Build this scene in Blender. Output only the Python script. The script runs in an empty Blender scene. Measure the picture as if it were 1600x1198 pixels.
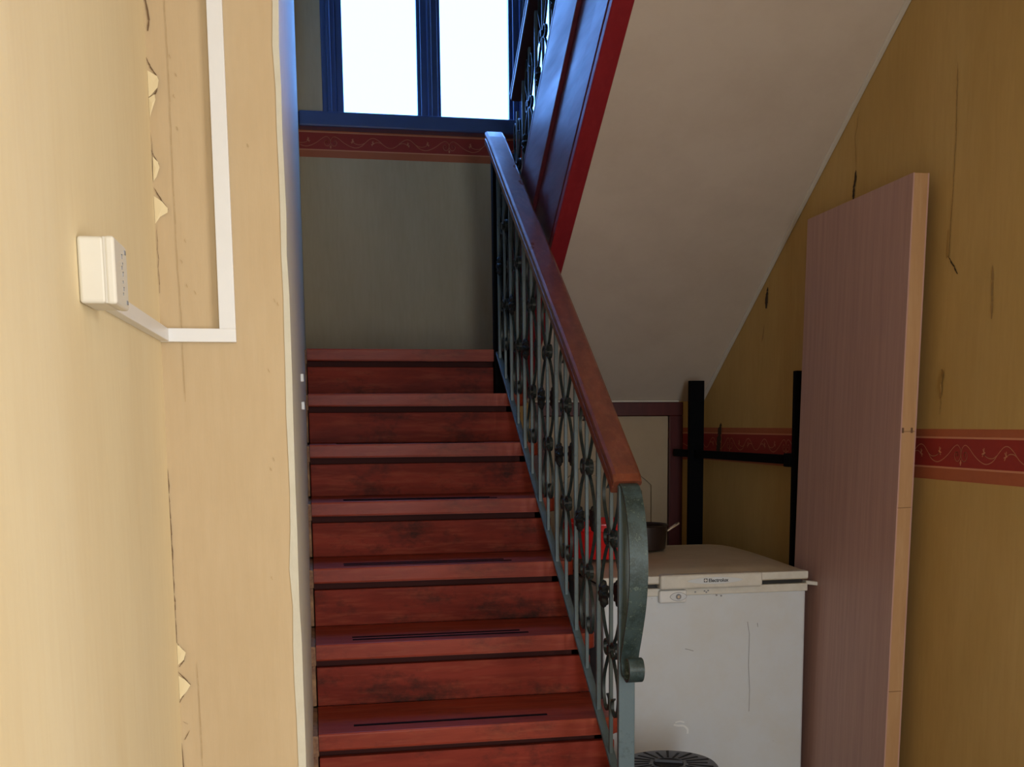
import bpy, bmesh, math, random
from mathutils import Vector, Matrix
random.seed(7)
S = bpy.context.scene
C = S.collection
PI = math.pi

# ------------------------------------------------------------------ camera
EYE = 1.364
cd = bpy.data.cameras.new('camera')
cam = bpy.data.objects.new('camera', cd)
C.objects.link(cam)
S.camera = cam
F_PX, PPX, PPY, YAW, PITCH, ROLL = 1760.3, 844.7, 900.6, .1979, -.1352, -.0073
fwd = Vector((math.sin(YAW) * math.cos(PITCH), math.cos(YAW) * math.cos(PITCH), math.sin(PITCH)))
rt = Vector((math.cos(YAW), -math.sin(YAW), 0))
up = rt.cross(fwd)
R_ = math.cos(ROLL) * rt + math.sin(ROLL) * up
U_ = -math.sin(ROLL) * rt + math.cos(ROLL) * up
M = Matrix((R_, U_, -fwd)).transposed().to_4x4()
M.translation = Vector((0, 0, EYE))
cam.matrix_world = M
cd.sensor_fit = 'HORIZONTAL'
cd.sensor_width = 36
cd.lens = F_PX / 1600 * 36
cd.shift_x = (800 - PPX) / 1600
cd.shift_y = (PPY - 599) / 1600
cd.clip_start = .02

# ------------------------------------------------------------------ light
w = bpy.data.worlds.new('world')
S.world = w
w.use_nodes = True
bg = w.node_tree.nodes['Background']
bg.inputs[0].default_value = (.135, .37, 1.0, 1)
bg.inputs[1].default_value = 8.6

def area(name, loc, target, sx, sy, power, col):
    l = bpy.data.lights.new(name, 'AREA')
    l.shape = 'RECTANGLE'
    l.size, l.size_y = sx, sy
    l.energy = power
    l.color = col
    o = bpy.data.objects.new(name, l)
    o.location = loc
    o.rotation_euler = (Vector(target) - Vector(loc)).to_track_quat('-Z', 'Y').to_euler()
    C.objects.link(o)
    return o
# daylight coming in through the open street door in the right hand wall beside the camera
area('door_daylight', (1.95, -.45, 1.25), (-.1, .9, 1.15), 1.0, 2.0, 44, (1, .985, .97))
# added fill lamp behind the camera, brightens the freezer and right side
area('rear_fill_light', (.42, -2.34, 1.2), (1.1, 3.0, 1.0), .6, 2.0, 60, (.76, .89, 1.0))
# daylight of the tall landing window
area('window_daylight', (.8, 5.95, 3.6), (.7, 3.4, 1.8), 1.5, 1.4, 18, (.26, .48, 1.0))

S.view_settings.view_transform = 'Standard'
S.view_settings.look = 'None'
S.view_settings.exposure = 0
S.view_settings.gamma = 1
S.view_settings.use_curve_mapping = False

# ------------------------------------------------------------------ materials
def srgb(h):
    c = [int(h[i:i + 2], 16) / 255 for i in (0, 2, 4)]
    return tuple(x / 12.92 if x <= .04045 else ((x + .055) / 1.055) ** 2.4 for x in c) + (1,)

class Mat:
    def __init__(s, name, col, rough=.6, metal=0, spec=.5, coat=0, coord='Object'):
        s.m = bpy.data.materials.new(name)
        s.m.use_nodes = True
        s.t = s.m.node_tree
        s.b = s.t.nodes['Principled BSDF']
        s.b.inputs['Roughness'].default_value = rough
        s.b.inputs['Metallic'].default_value = metal
        s.b.inputs['Specular IOR Level'].default_value = spec
        s.b.inputs['Coat Weight'].default_value = coat
        s.b.inputs['Coat Roughness'].default_value = .25
        s.tc = s.t.nodes.new('ShaderNodeTexCoord').outputs[coord]
        rgb = s.t.nodes.new('ShaderNodeRGB')
        rgb.outputs[0].default_value = col if len(col) == 4 else (*col, 1)
        s.c = rgb.outputs[0]
        s.h = None
        s.t.links.new(s.c, s.b.inputs['Base Color'])
    def noise(s, scale=(1, 1, 1), sc=5, det=4, rough=.6, dist=0, rot=(0, 0, 0)):
        mp = s.t.nodes.new('ShaderNodeMapping')
        mp.inputs['Scale'].default_value = scale
        mp.inputs['Rotation'].default_value = rot
        s.t.links.new(s.tc, mp.inputs[0])
        n = s.t.nodes.new('ShaderNodeTexNoise')
        n.inputs['Scale'].default_value = sc
        n.inputs['Detail'].default_value = det
        n.inputs['Roughness'].default_value = rough
        n.inputs['Distortion'].default_value = dist
        s.t.links.new(mp.outputs[0], n.inputs['Vector'])
        return n.outputs['Fac']
    def ramp(s, f, a, b, va=0, vb=1):
        r = s.t.nodes.new('ShaderNodeMapRange')
        r.inputs['From Min'].default_value = a
        r.inputs['From Max'].default_value = b
        r.inputs['To Min'].default_value = va
        r.inputs['To Max'].default_value = vb
        s.t.links.new(f, r.inputs[0])
        return r.outputs[0]
    def mix(s, f, col, mode='MIX'):
        n = s.t.nodes.new('ShaderNodeMix')
        n.data_type = 'RGBA'
        n.blend_type = mode
        s.t.links.new(f, n.inputs[0])
        s.t.links.new(s.c, n.inputs[6])
        n.inputs[7].default_value = col if len(col) == 4 else (*col, 1)
        s.c = n.outputs[2]
        s.t.links.new(s.c, s.b.inputs['Base Color'])
        return s
    def bump(s, f, strength=.2, dist=.002):
        n = s.t.nodes.new('ShaderNodeBump')
        n.inputs['Strength'].default_value = strength
        n.inputs['Distance'].default_value = dist
        s.t.links.new(f, n.inputs['Height'])
        if s.h: s.t.links.new(s.h, n.inputs['Normal'])
        s.h = n.outputs[0]
        s.t.links.new(s.h, s.b.inputs['Normal'])
        return s
    def rgh(s, f):
        s.t.links.new(f, s.b.inputs['Roughness'])
        return s

def wallpaper(name, col, dark, pale):
    m = Mat(name, col, .75, spec=.25)
    m.mix(m.ramp(m.noise((1, 1, .35), 3.2, 5, .65), .42, .72, 0, .55), dark)
    m.mix(m.ramp(m.noise((1, 1, .25), 2.1, 5, .6, rot=(.3, .2, 1)), .5, .75, 0, .5), pale)
    m.mix(m.ramp(m.noise((1, 1, .12), 90, 2, .5), .35, .75, 0, .22), dark)
    m.mix(m.ramp(m.noise((1, 1, 1), 9, 6, .8), .69, .76, 0, .35), dark)
    m.bump(m.noise((1, 1, .1), 260, 2), .18, .0008)
    m.bump(m.noise((1, 1, 1), 12, 4), .25, .004)
    return m.m
PAPER_R = wallpaper('ochre_wallpaper', (.58, .37, .13), (.43, .26, .075), (.66, .45, .19))
PAPER_B = wallpaper('glare_greyed_landing_paper', (.50, .40, .26), (.38, .29, .18), (.55, .45, .31))  # landing paper greyed to carry the veil of window glare
PAPER_L = wallpaper('cream_wallpaper', (.82, .695, .44), (.72, .57, .33), (.84, .75, .54))  # paler, creamier version of the ochre wallpaper
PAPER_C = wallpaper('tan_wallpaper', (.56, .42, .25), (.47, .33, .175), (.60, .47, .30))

def plain(name, col, rough=.5, metal=0, spec=.5, coat=0, n=None, sc=20, amt=.4):
    m = Mat(name, col, rough, metal, spec, coat)
    if n: m.mix(m.ramp(m.noise((1, 1, 1), sc, 5, .7), .4, .7, 0, amt), n)
    return m
def wood(name, col, dark, light, axis, rough=.38, coat=.25, scuff=.0, spec=.3):
    sc = {'x': (.12, 1, 1), 'y': (1, .12, 1), 'z': (1, 1, .12)}[axis]
    m = Mat(name, col, rough, spec=spec, coat=coat)
    m.mix(m.ramp(m.noise(sc, 14, 6, .65, .6), .38, .68, 0, .75), dark)
    m.mix(m.ramp(m.noise(sc, 60, 3, .6), .5, .8, 0, .5), light)
    m.mix(m.ramp(m.noise((.6, 1, 1), 5, 6, .75), .52, .70, 0, scuff), (.035, .018, .014, 1))
    if scuff: m.mix(m.ramp(m.noise((1, 1, 1), 40, 4, .8), .72, .78, 0, .5 * min(1, scuff * 2)), (.20, .13, .10, 1))
    m.rgh(m.ramp(m.noise(sc, 9, 4), .3, .8, rough - .1, rough + .2))
    m.bump(m.noise(sc, 70, 3), .12, .001)
    return m.m
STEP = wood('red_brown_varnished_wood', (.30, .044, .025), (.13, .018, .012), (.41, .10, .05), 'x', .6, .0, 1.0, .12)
TREAD = wood('red_brown_tread_wood', (.38, .058, .026), (.19, .026, .014), (.50, .13, .055), 'x', .42, .06, .6, .18)
STRING = wood('dark_red_string_wood', (.15, .028, .036), (.07, .014, .022), (.20, .045, .05), 'y', .42, .1, 0, .5)
REDTRIM = wood('crimson_painted_wood', (.30, .018, .024), (.23, .013, .02), (.34, .03, .035), 'y', .5, .1, .0)
HANDWOOD = wood('orange_brown_handrail_wood', (.215, .056, .026), (.10, .024, .012), (.30, .115, .055), 'y', .36, .25, 0)
MAROON = wood('dark_maroon_frame_paint', (.085, .012, .011), (.05, .008, .008), (.11, .018, .015), 'z', .45, .1, 0)

m = Mat('blue_grey_painted_iron', (.115, .170, .195, 1), .42, .1)
m.mix(m.ramp(m.noise((1, 1, 1), 30, 6, .75), .55, .68, 0, .6), (.045, .070, .075, 1))
m.bump(m.noise((1, 1, 1), 120, 4), .3, .001)
IRON = m.m
m = Mat('mottled_green_wrought_iron', (.060, .095, .098, 1), .42, .15)
m.mix(m.ramp(m.noise((1, 1, 1), 24, 6, .8), .44, .56, 0, .85), (.020, .036, .032, 1))
m.mix(m.ramp(m.noise((1, 1, 1), 48, 6, .85), .55, .66, 0, .85), (.20, .27, .23, 1))
m.mix(m.ramp(m.noise((1, 1, 1), 30, 5, .8), .68, .75, 0, .7), (.10, .045, .03, 1))
m.bump(m.noise((1, 1, 1), 120, 4), .35, .001)
STRAPM = m.m
DARKRED = plain('shade_dark_batten', (.055, .010, .007), .7, spec=.2).m  # coloured dark to deepen the shade band under each nosing
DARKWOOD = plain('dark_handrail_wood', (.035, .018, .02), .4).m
IRONDK = plain('blackened_iron', (.008, .011, .012), .45, .1).m
IRONS = plain('dark_green_scroll_iron', (.030, .050, .054), .4, .15, n=(.012, .02, .02, 1), sc=60, amt=.9).m
BLACK = plain('black_paint', (.003, .003, .004), .8, spec=.08).m
PLASTER = plain('white_soffit_plaster', (.64, .53, .43), .8, spec=.2, n=(.54, .43, .34, 1), sc=3, amt=.6)
PLASTER.bump(PLASTER.noise((1, 1, 1), 160, 3), .2, .0012)
PLASTER.bump(PLASTER.noise((1, 1, 1), 7, 3), .2, .004)
PLASTER = PLASTER.m
WHITEP = plain('white_plaster_bead', (.62, .55, .46), .8, n=(.54, .46, .36, 1), sc=15).m
JAMB = plain('pale_jamb_plaster', (.62, .58, .46), .6, spec=.4, n=(.5, .45, .34, 1), sc=12)
JAMB.bump(JAMB.noise((1, 1, .5), 30, 4), .5, .004)
JAMB = JAMB.m
EDGEP = plain('rough_tan_plaster', (.42, .24, .12), .85, n=(.14, .06, .045, 1), sc=25, amt=.9).m
PVC = plain('white_plastic', (.78, .77, .75), .35, n=(.7, .68, .62, 1), sc=9, amt=.3).m
PVCC = plain('cream_plastic', (.72, .68, .58), .4, n=(.66, .6, .5, 1), sc=9, amt=.4).m
PVCS = plain('white_plastic_seam', (.62, .58, .50), .45).m
GREY = plain('grey_print', (.25, .25, .26), .5).m
FRAME = plain('glare_blue_window_frame', (.035, .066, .20), .3, spec=.6, coat=.3, n=(.045, .085, .25, 1), sc=14).m  # blue window glare put into the frame colour
ENAMEL = plain('white_enamel', (.66, .69, .72), .34, spec=.5, coat=.2, n=(.62, .60, .55, 1), sc=6, amt=.5)
ENAMEL.mix(ENAMEL.ramp(ENAMEL.noise((1, 1, 1), 55, 3, .8), .72, .76, 0, .5), (.3, .28, .25, 1))
ENAMEL = ENAMEL.m
LIDM = plain('yellowed_lid_plastic', (.56, .47, .34), .45, n=(.44, .35, .22, 1), sc=9, amt=.7).m
TRIMW = plain('off_white_lid_trim', (.70, .66, .58), .4, n=(.5, .44, .34, 1), sc=22, amt=.4).m
GASKET = plain('dark_gasket', (.02, .018, .016), .6).m
VENEER = Mat('pinkish_brown_veneer', (.52, .31, .26, 1), .5, spec=.35)
VENEER.mix(VENEER.ramp(VENEER.noise((1, 1, .04), 55, 4, .6), .35, .7, 0, .7), (.40, .23, .195, 1))
VENEER.mix(VENEER.ramp(VENEER.noise((1, 1, .05), 160, 2), .5, .8, 0, .35), (.54, .35, .30, 1))
VENEER = VENEER.m
PINE = wood('pale_pine', (.50, .29, .14), (.40, .21, .09), (.58, .38, .21), 'z', .55, 0, 0)
DOORC = plain('cream_door_paint', (.40, .29, .175), .55, n=(.34, .24, .14, 1), sc=8).m
REDPL = plain('red_plastic', (.62, .012, .012), .35, coat=.1).m
POTM = plain('dark_brown_enamel', (.022, .012, .009), .35).m
CHROME = plain('chrome_wire', (.7, .68, .66), .2, 1).m
FLOORM = plain('grey_brown_floor', (.22, .17, .13), .5, n=(.15, .11, .08, 1), sc=30).m
B_ORANGE = plain('border_orange', (.44, .115, .045), .7, n=(.36, .09, .035, 1), sc=30).m
B_RED = plain('border_red', (.33, .026, .018), .7, n=(.27, .022, .016, 1), sc=25).m
B_PALE = plain('border_pale_orange', (.64, .26, .14), .7).m
CRACKP = plain('torn_joint_brown', (.16, .095, .045), .9).m
CRACK = plain('crack_dark', (.05, .028, .012), .9).m
HAIR = plain('hairline_dark', (.36, .215, .075), .9).m
HAIRP = plain('hairline_faint', (.42, .29, .14), .9).m
BIND = plain('black_plastic', (.060, .066, .085), .45, coat=.1).m
SLOT = plain('slot_black', (.003, .003, .004), .8).m
GLASS = bpy.data.materials.new('window_glass')
GLASS.use_nodes = True
gt = GLASS.node_tree
for n in list(gt.nodes):
    if n.type != 'OUTPUT_MATERIAL': gt.nodes.remove(n)
tr = gt.nodes.new('ShaderNodeBsdfTransparent'); tr.inputs[0].default_value = (.97, .98, 1, 1)
gl = gt.nodes.new('ShaderNodeBsdfGlossy'); gl.inputs['Roughness'].default_value = .02
mx = gt.nodes.new('ShaderNodeMixShader'); mx.inputs[0].default_value = .06
gt.links.new(tr.outputs[0], mx.inputs[1]); gt.links.new(gl.outputs[0], mx.inputs[2])
gt.links.new(mx.outputs[0], [n for n in gt.nodes if n.type == 'OUTPUT_MATERIAL'][0].inputs[0])

# ------------------------------------------------------------------ mesh helpers
WORLD = {}
def base(p): return WORLD.get(p.name, Vector((0, 0, 0))) if p else Vector((0, 0, 0))
def obj(name, bm, mat, parent=None, smooth=False, off=None):
    """bmesh is in world coordinates; the object's origin is its parent's (or off)"""
    b = base(parent)
    o_ = Vector(off) if off is not None else b
    bmesh.ops.recalc_face_normals(bm, faces=bm.faces)
    for v in bm.verts: v.co -= o_
    me = bpy.data.meshes.new(name)
    bm.to_mesh(me); bm.free()
    if smooth:
        for p in me.polygons: p.use_smooth = True
        try: me.set_sharp_from_angle(angle=math.radians(40))
        except Exception: pass
    mats = mat if isinstance(mat, (list, tuple)) else [mat]
    for q in mats: me.materials.append(q)
    o = bpy.data.objects.new(name, me)
    C.objects.link(o)
    if parent: o.parent = parent
    o.location = o_ - b
    WORLD[o.name] = o_.copy()
    return o
def thing(name, loc, label, cat, group=None):
    o = bpy.data.objects.new(name, None)
    o.empty_display_size = .05
    C.objects.link(o)
    o.location = loc
    WORLD[o.name] = Vector(loc)
    o['label'] = label; o['category'] = cat
    if group: o['group'] = group
    return o
def tag(o, label, cat, group=None):
    o['label'] = label; o['category'] = cat
    if group: o['group'] = group
    return o
def struct(o): o['kind'] = 'structure'; return o
def dup(o, parent, loc):
    c = o.copy(); C.objects.link(c); c.parent = parent
    c.location = Vector(loc) - base(parent)
    WORLD[c.name] = Vector(loc)
    return c
def NB(): return bmesh.new()
def box(bm, x0, x1, y0, y1, z0, z1, bev=0, seg=2, mi=0):
    vs = [bm.verts.new(p) for p in ((x0, y0, z0), (x1, y0, z0), (x1, y1, z0), (x0, y1, z0), (x0, y0, z1), (x1, y0, z1), (x1, y1, z1), (x0, y1, z1))]
    fs = [bm.faces.new([vs[i] for i in f]) for f in ((3, 2, 1, 0), (4, 5, 6, 7), (0, 1, 5, 4), (1, 2, 6, 5), (2, 3, 7, 6), (3, 0, 4, 7))]
    for f in fs: f.material_index = mi
    if bev:
        es = list({e for f in fs for e in f.edges})
        bmesh.ops.bevel(bm, geom=es, offset=bev, segments=seg, affect='EDGES', profile=.5)
    return bm
def B(*a, **k): return box(NB(), *a, **k)
def prism(bm, pts, d, bev=0):
    """closed 3D outline extruded by vector d"""
    d = Vector(d)
    a = [bm.verts.new(p) for p in pts]
    b = [bm.verts.new(Vector(p) + d) for p in pts]
    fs = [bm.faces.new(a), bm.faces.new(b[::-1])]
    n = len(a)
    for i in range(n): fs.append(bm.faces.new((a[i], b[i], b[(i + 1) % n], a[(i + 1) % n])))
    if bev:
        es = list({e for f in fs for e in f.edges})
        bmesh.ops.bevel(bm, geom=es, offset=bev, segments=2, affect='EDGES', profile=.5)
    return bm
def lathe(bm, cx, cy, prof, n=40):
    rings = []
    for r, z in prof:
        rings.append([bm.verts.new((cx + r * math.cos(2 * PI * i / n), cy + r * math.sin(2 * PI * i / n), z)) for i in range(n)])
    for a, b in zip(rings, rings[1:]):
        for i in range(n): bm.faces.new((a[i], a[(i + 1) % n], b[(i + 1) % n], b[i]))
    bm.faces.new(rings[0]); bm.faces.new(rings[-1][::-1])
    return bm
def tube(bm, pts, r, n=8):
    pts = [Vector(p) for p in pts]
    rings = []
    for i, p in enumerate(pts):
        t = (pts[min(i + 1, len(pts) - 1)] - pts[max(i - 1, 0)]).normalized()
        u = t.cross(Vector((0, 0, 1)))
        if u.length < .1: u = t.cross(Vector((1, 0, 0)))
        u.normalize(); v = t.cross(u)
        rings.append([bm.verts.new(p + r * (math.cos(2 * PI * k / n) * u + math.sin(2 * PI * k / n) * v)) for k in range(n)])
    for a, b in zip(rings, rings[1:]):
        for k in range(n): bm.faces.new((a[k], a[(k + 1) % n], b[(k + 1) % n], b[k]))
    bm.faces.new(rings[0]); bm.faces.new(rings[-1][::-1])
    return bm
def strip(bm, pts, wd, th, ax, wvar=None):
    """flat bar: centre line pts in a plane whose normal is ax, width wd along ax, thickness th in the plane"""
    ax = Vector(ax); pts = [Vector(p) for p in pts]
    prev = None
    for i, p in enumerate(pts):
        t = (pts[min(i + 1, len(pts) - 1)] - pts[max(i - 1, 0)]).normalized()
        nn = t.cross(ax).normalized()
        k = wvar[i] if wvar else 1
        q = [bm.verts.new(p + a * ax * wd * k / 2 + b * nn * th / 2) for a, b in ((-1, -1), (1, -1), (1, 1), (-1, 1))]
        if prev:
            for j in range(4): bm.faces.new((prev[j], prev[(j + 1) % 4], q[(j + 1) % 4], q[j]))
        else: bm.faces.new(q)
        prev = q
    bm.faces.new(prev[::-1])
    return bm
def bez(p, n=14):
    """catmull-rom through 2D points"""
    out = []
    P = [p[0]] + list(p) + [p[-1]]
    for i in range(1, len(P) - 2):
        a, b, c, d = [Vector(P[j]) for j in (i - 1, i, i + 1, i + 2)]
        for k in range(n):
            t = k / n
            out.append(.5 * ((2 * b) + (c - a) * t + (2 * a - 5 * b + 4 * c - d) * t * t + (3 * b - a - 3 * c + d) * t ** 3))
    out.append(Vector(P[-2]))
    return out

# ------------------------------------------------------------------ setting
XR = 1.65          # right wall
YB = 5.55          # landing back wall
YD = 4.65          # wall under the landing
RISE, GO = .185, .283
def ny(k): return 2.947 + GO * k      # nosing line of tread k
def nz(k): return .555 + RISE * k
SOF = lambda y: 4.428 - .64 * y       # underside of the upper flight

struct(obj('floor', B(-.6, 2.4, -2.2, 5.8, -.1, 0), FLOORM))
# right wall with the street door opening beside the camera (outside the frame)
bm = NB()
box(bm, XR, XR + .15, .35, YB + .15, 0, 5.3)
box(bm, XR, XR + .15, -2.2, -1.15, 0, 5.3)
box(bm, XR, XR + .15, -1.15, .35, 2.3, 5.3)
wall_r = struct(obj('wall_right', bm, PAPER_R))
# added unseen shells around both lamps, which block the blue sky light
bm = NB()
box(bm, XR + .15, 2.3, -1.35, -1.25, 0, 2.5); box(bm, XR + .15, 2.3, .45, .55, 0, 2.5)
box(bm, 2.2, 2.3, -1.25, .45, 0, 2.5); box(bm, XR + .15, 2.3, -1.35, .55, 2.4, 2.5)
box(bm, 0, 1.3, -2.9, -2.8, 0, 2.5); box(bm, -.1, 0, -2.9, -2.32, 0, 2.5); box(bm, 1.2, 1.3, -2.9, -2.32, 0, 2.5)
box(bm, -.1, 1.3, -2.9, -2.32, 2.4, 2.5)
box(bm, XR, 2.3, -1.35, .55, -.1, 0); box(bm, -.1, 1.3, -2.9, -2.2, -.1, -.001)
struct(obj('wall_sky_block', bm, PAPER_L))
# left: near wall, projecting pier, long stairwell wall (one skewed by a centimetre, as in the photo)
wall_l = struct(obj('wall_left', B(-.40, -.217, -2.2, 1.8, 0, 3.0), PAPER_L))
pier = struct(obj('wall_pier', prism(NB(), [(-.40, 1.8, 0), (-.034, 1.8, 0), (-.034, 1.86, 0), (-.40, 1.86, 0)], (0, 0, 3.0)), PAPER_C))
wall_s = struct(obj('wall_stairwell', prism(NB(), [(-.40, 1.86, 0), (-.0285, 1.86, 0), (-.013, YB, 0), (-.40, YB, 0)], (0, 0, 5.3)), JAMB))
bm = NB()
box(bm, -.4, .1, -2.32, -2.2, 0, 3.0)
box(bm, 1.15, XR + .15, -2.32, -2.2, 0, 3.0)
box(bm, .1, 1.15, -2.32, -2.2, 2.25, 3.0)  # opening below is added for the rear fill lamp
struct(obj('wall_hall_rear', bm, PAPER_L))
struct(obj('ceiling_hall', B(-.4, XR, -2.2, 2.78, 2.62, 2.80), PLASTER))
struct(obj('wall_upper_front', B(-.4, XR, 1.9, 2.0, 2.80, 5.3), PAPER_B))
struct(obj('ceiling_stairwell', B(-.4, XR + .15, 1.9, YB + .15, 5.3, 5.4), PLASTER))

# broken white plaster along the pier's arris
bm = NB()
zs = [0 + i * .06 for i in range(50)]
random.seed(3)
L_, R2 = [], []
for z in zs:
    jl = random.uniform(-.0022, .0022)
    off = -.034 + (-.003 if z > 1.2 else -.006) + jl
    L_.append((off, 1.7985, z)); R2.append((-.0275 + random.uniform(-.001, .001), 1.7975, z))
for i in range(len(zs) - 1):
    bm.faces.new([bm.verts.new(p) for p in (L_[i], R2[i], R2[i + 1], L_[i + 1])])
    a, b_ = R2[i], R2[i + 1]
    bm.faces.new([bm.verts.new(p) for p in (a, (-.0275, 1.88, a[2]), (-.0275, 1.88, b_[2]), b_)])
    bm.faces.new([bm.verts.new(p) for p in (L_[i], (L_[i][0], 1.803, L_[i][2]), (L_[i + 1][0], 1.803, L_[i + 1][2]), L_[i + 1])])
bmesh.ops.remove_doubles(bm, verts=bm.verts, dist=.0002)
obj('plaster_bead', bm, JAMB, pier)['label'] = 'pale broken plaster corner edge'

# back wall with the window opening
WX0, WX1, WZ0, WZ1 = .10, 1.53, 2.717, 4.35
bm = NB()
box(bm, -.4, XR + .15, YB, YB + .2, 0, WZ0)
box(bm, -.4, XR + .15, YB, YB + .2, WZ1, 5.3)
box(bm, -.4, WX0, YB, YB + .2, WZ0, WZ1)
box(bm, WX1, XR + .15, YB, YB + .2, WZ0, WZ1)
wall_b = struct(obj('wall_back', bm, PAPER_B))
# wall under the landing and landing slab
bm = NB()
box(bm, .80, .955, YD, YD + .1, 0, 1.47)
box(bm, 1.52, XR, YD, YD + .1, 0, 1.47)
box(bm, .955, 1.52, YD, YD + .1, 1.43, 1.47)
wall_u = struct(obj('wall_under_landing', bm, PAPER_R))

# ---- window
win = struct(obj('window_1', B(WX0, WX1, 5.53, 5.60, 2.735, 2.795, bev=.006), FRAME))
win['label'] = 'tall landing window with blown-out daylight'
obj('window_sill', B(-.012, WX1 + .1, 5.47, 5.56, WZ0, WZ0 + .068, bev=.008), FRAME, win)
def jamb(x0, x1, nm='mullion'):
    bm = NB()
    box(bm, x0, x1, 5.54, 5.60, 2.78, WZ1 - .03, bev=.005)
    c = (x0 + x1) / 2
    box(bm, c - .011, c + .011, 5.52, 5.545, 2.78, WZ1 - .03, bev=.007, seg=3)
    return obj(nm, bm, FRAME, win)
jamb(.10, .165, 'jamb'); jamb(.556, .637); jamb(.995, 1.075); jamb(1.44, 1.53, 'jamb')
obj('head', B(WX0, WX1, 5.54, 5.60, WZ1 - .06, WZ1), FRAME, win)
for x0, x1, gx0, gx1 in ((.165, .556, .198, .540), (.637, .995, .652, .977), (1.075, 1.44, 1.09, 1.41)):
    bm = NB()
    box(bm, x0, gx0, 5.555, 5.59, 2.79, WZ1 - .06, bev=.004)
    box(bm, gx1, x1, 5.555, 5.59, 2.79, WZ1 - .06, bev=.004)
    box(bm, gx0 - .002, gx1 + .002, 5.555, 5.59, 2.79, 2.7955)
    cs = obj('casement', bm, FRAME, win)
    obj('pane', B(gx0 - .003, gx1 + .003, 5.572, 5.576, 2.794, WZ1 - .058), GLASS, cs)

# ---- printed border strips
def border(wall, P, s0, s1, z0, phase, dirn=1):
    """P(s, z, depth) -> world point; stripe heights follow the 135 mm paper border"""
    def quad(a, b, za, zb, d, mat, nm):
        bm = NB()
        n = max(1, int((b - a) / .2))
        prism(bm, [P(a, za, 0), P(b, za, 0), P(b, zb, 0), P(a, zb, 0)], Vector(P(a, za, d)) - Vector(P(a, za, 0)))
        return obj(nm, bm, mat, wall)
    quad(s0, s1, z0, z0 + .135, .0006, B_ORANGE, 'border_strip')
    quad(s0, s1, z0 + .034, z0 + .110, .0010, B_RED, 'border_band')
    bm = NB()
    for za in (z0 + .031, z0 + .110):
        prism(bm, [P(s0, za, 0), P(s1, za, 0), P(s1, za + .005, 0), P(s0, za + .005, 0)], Vector(P(s0, za, .0013)) - Vector(P(s0, za, 0)))
    obj('border_line', bm, B_PALE, wall)
    zc = z0 + .072
    half = [(0, .002), (.005, .014), (.018, .022), (.036, .015), (.060, -.003), (.088, -.018), (.115, -.024), (.142, -.016), (.163, .003), (.184, .019),
            (.204, .021), (.226, .009), (.246, -.008), (.264, -.018), (.277, -.020)]
    spiral = [(0, .006), (.001, -.008), (.010, -.019), (.022, -.018), (.029, -.006), (.025, .003), (.017, .003), (.014, -.004), (.019, -.007)]
    br1 = [(.158, -.001), (.144, -.008), (.128, -.009), (.112, -.005), (.104, .001)]
    br2 = [(.240, -.003), (.226, .003), (.210, .003), (.199, -.002)]

    leaf = lambda x, z, s: [[(x, z), (x + .006 * s, z + .010)], [(x - .004 * s, z + .002), (x + .010 * s, z - .002)], [(x, z), (x + .001 * s, z + .013)], [(x - .002, z), (x + .007 * s, z - .008)]]
    bm = NB()
    per = .554
    c = phase
    while c - per / 2 > s0: c -= per
    lay = [0]
    def rib(pts, wd=.0022):
        lay[0] += 1; dep = .0014 + (lay[0] % 9) * .00006
        pts = [p for p in pts if s0 + .002 < p[0] < s1 - .002]
        for (a, b) in zip(pts, pts[1:]):
            d = Vector((b[0] - a[0], b[1] - a[1]))
            if d.length < 1e-6 or d.length > .02: continue
            n_ = Vector((-d.y, d.x)).normalized() * wd / 2; e = d.normalized() * wd * .2
            bm.faces.new([bm.verts.new(P(q[0], q[1], dep)) for q in ((a[0] - e.x + n_.x, a[1] - e.y + n_.y), (b[0] + e.x + n_.x, b[1] + e.y + n_.y), (b[0] + e.x - n_.x, b[1] + e.y - n_.y), (a[0] - e.x - n_.x, a[1] - e.y - n_.y))])
    while c - per / 2 < s1:
        for sg in (1, -1):
            for cv in (half, spiral, br1, br2):
                rib([(c + sg * q.x, zc + q.y) for q in bez(cv, 7)])
            for (x, z, s) in ((.104, .003, -1), (.197, -.004, -1)):
                for l in leaf(x, z, s):
                    rib([(c + sg * (l[0][0] + (l[1][0] - l[0][0]) * t), zc + l[0][1] + (l[1][1] - l[0][1]) * t) for t in (0, .5, 1)], .0028)
        rib([(c, zc - .018), (c, zc - .024), (c, zc - .030)], .004)
        rib([(c - .004, zc - .024), (c, zc - .024), (c + .004, zc - .024)], .003)
        c += per
    obj('border_vine', bm, B_PALE, wall)
border(wall_r, lambda s, z, d: (XR - d, s, z), .4, 4.64, 1.206, 2.665)
border(wall_u, lambda s, z, d: (s, YD - d, z), 1.555, XR - .002, 1.206, 1.5)
border(wall_b, lambda s, z, d: (s, YB - d, z), -.012, XR - .01, 2.597, .131)

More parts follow.
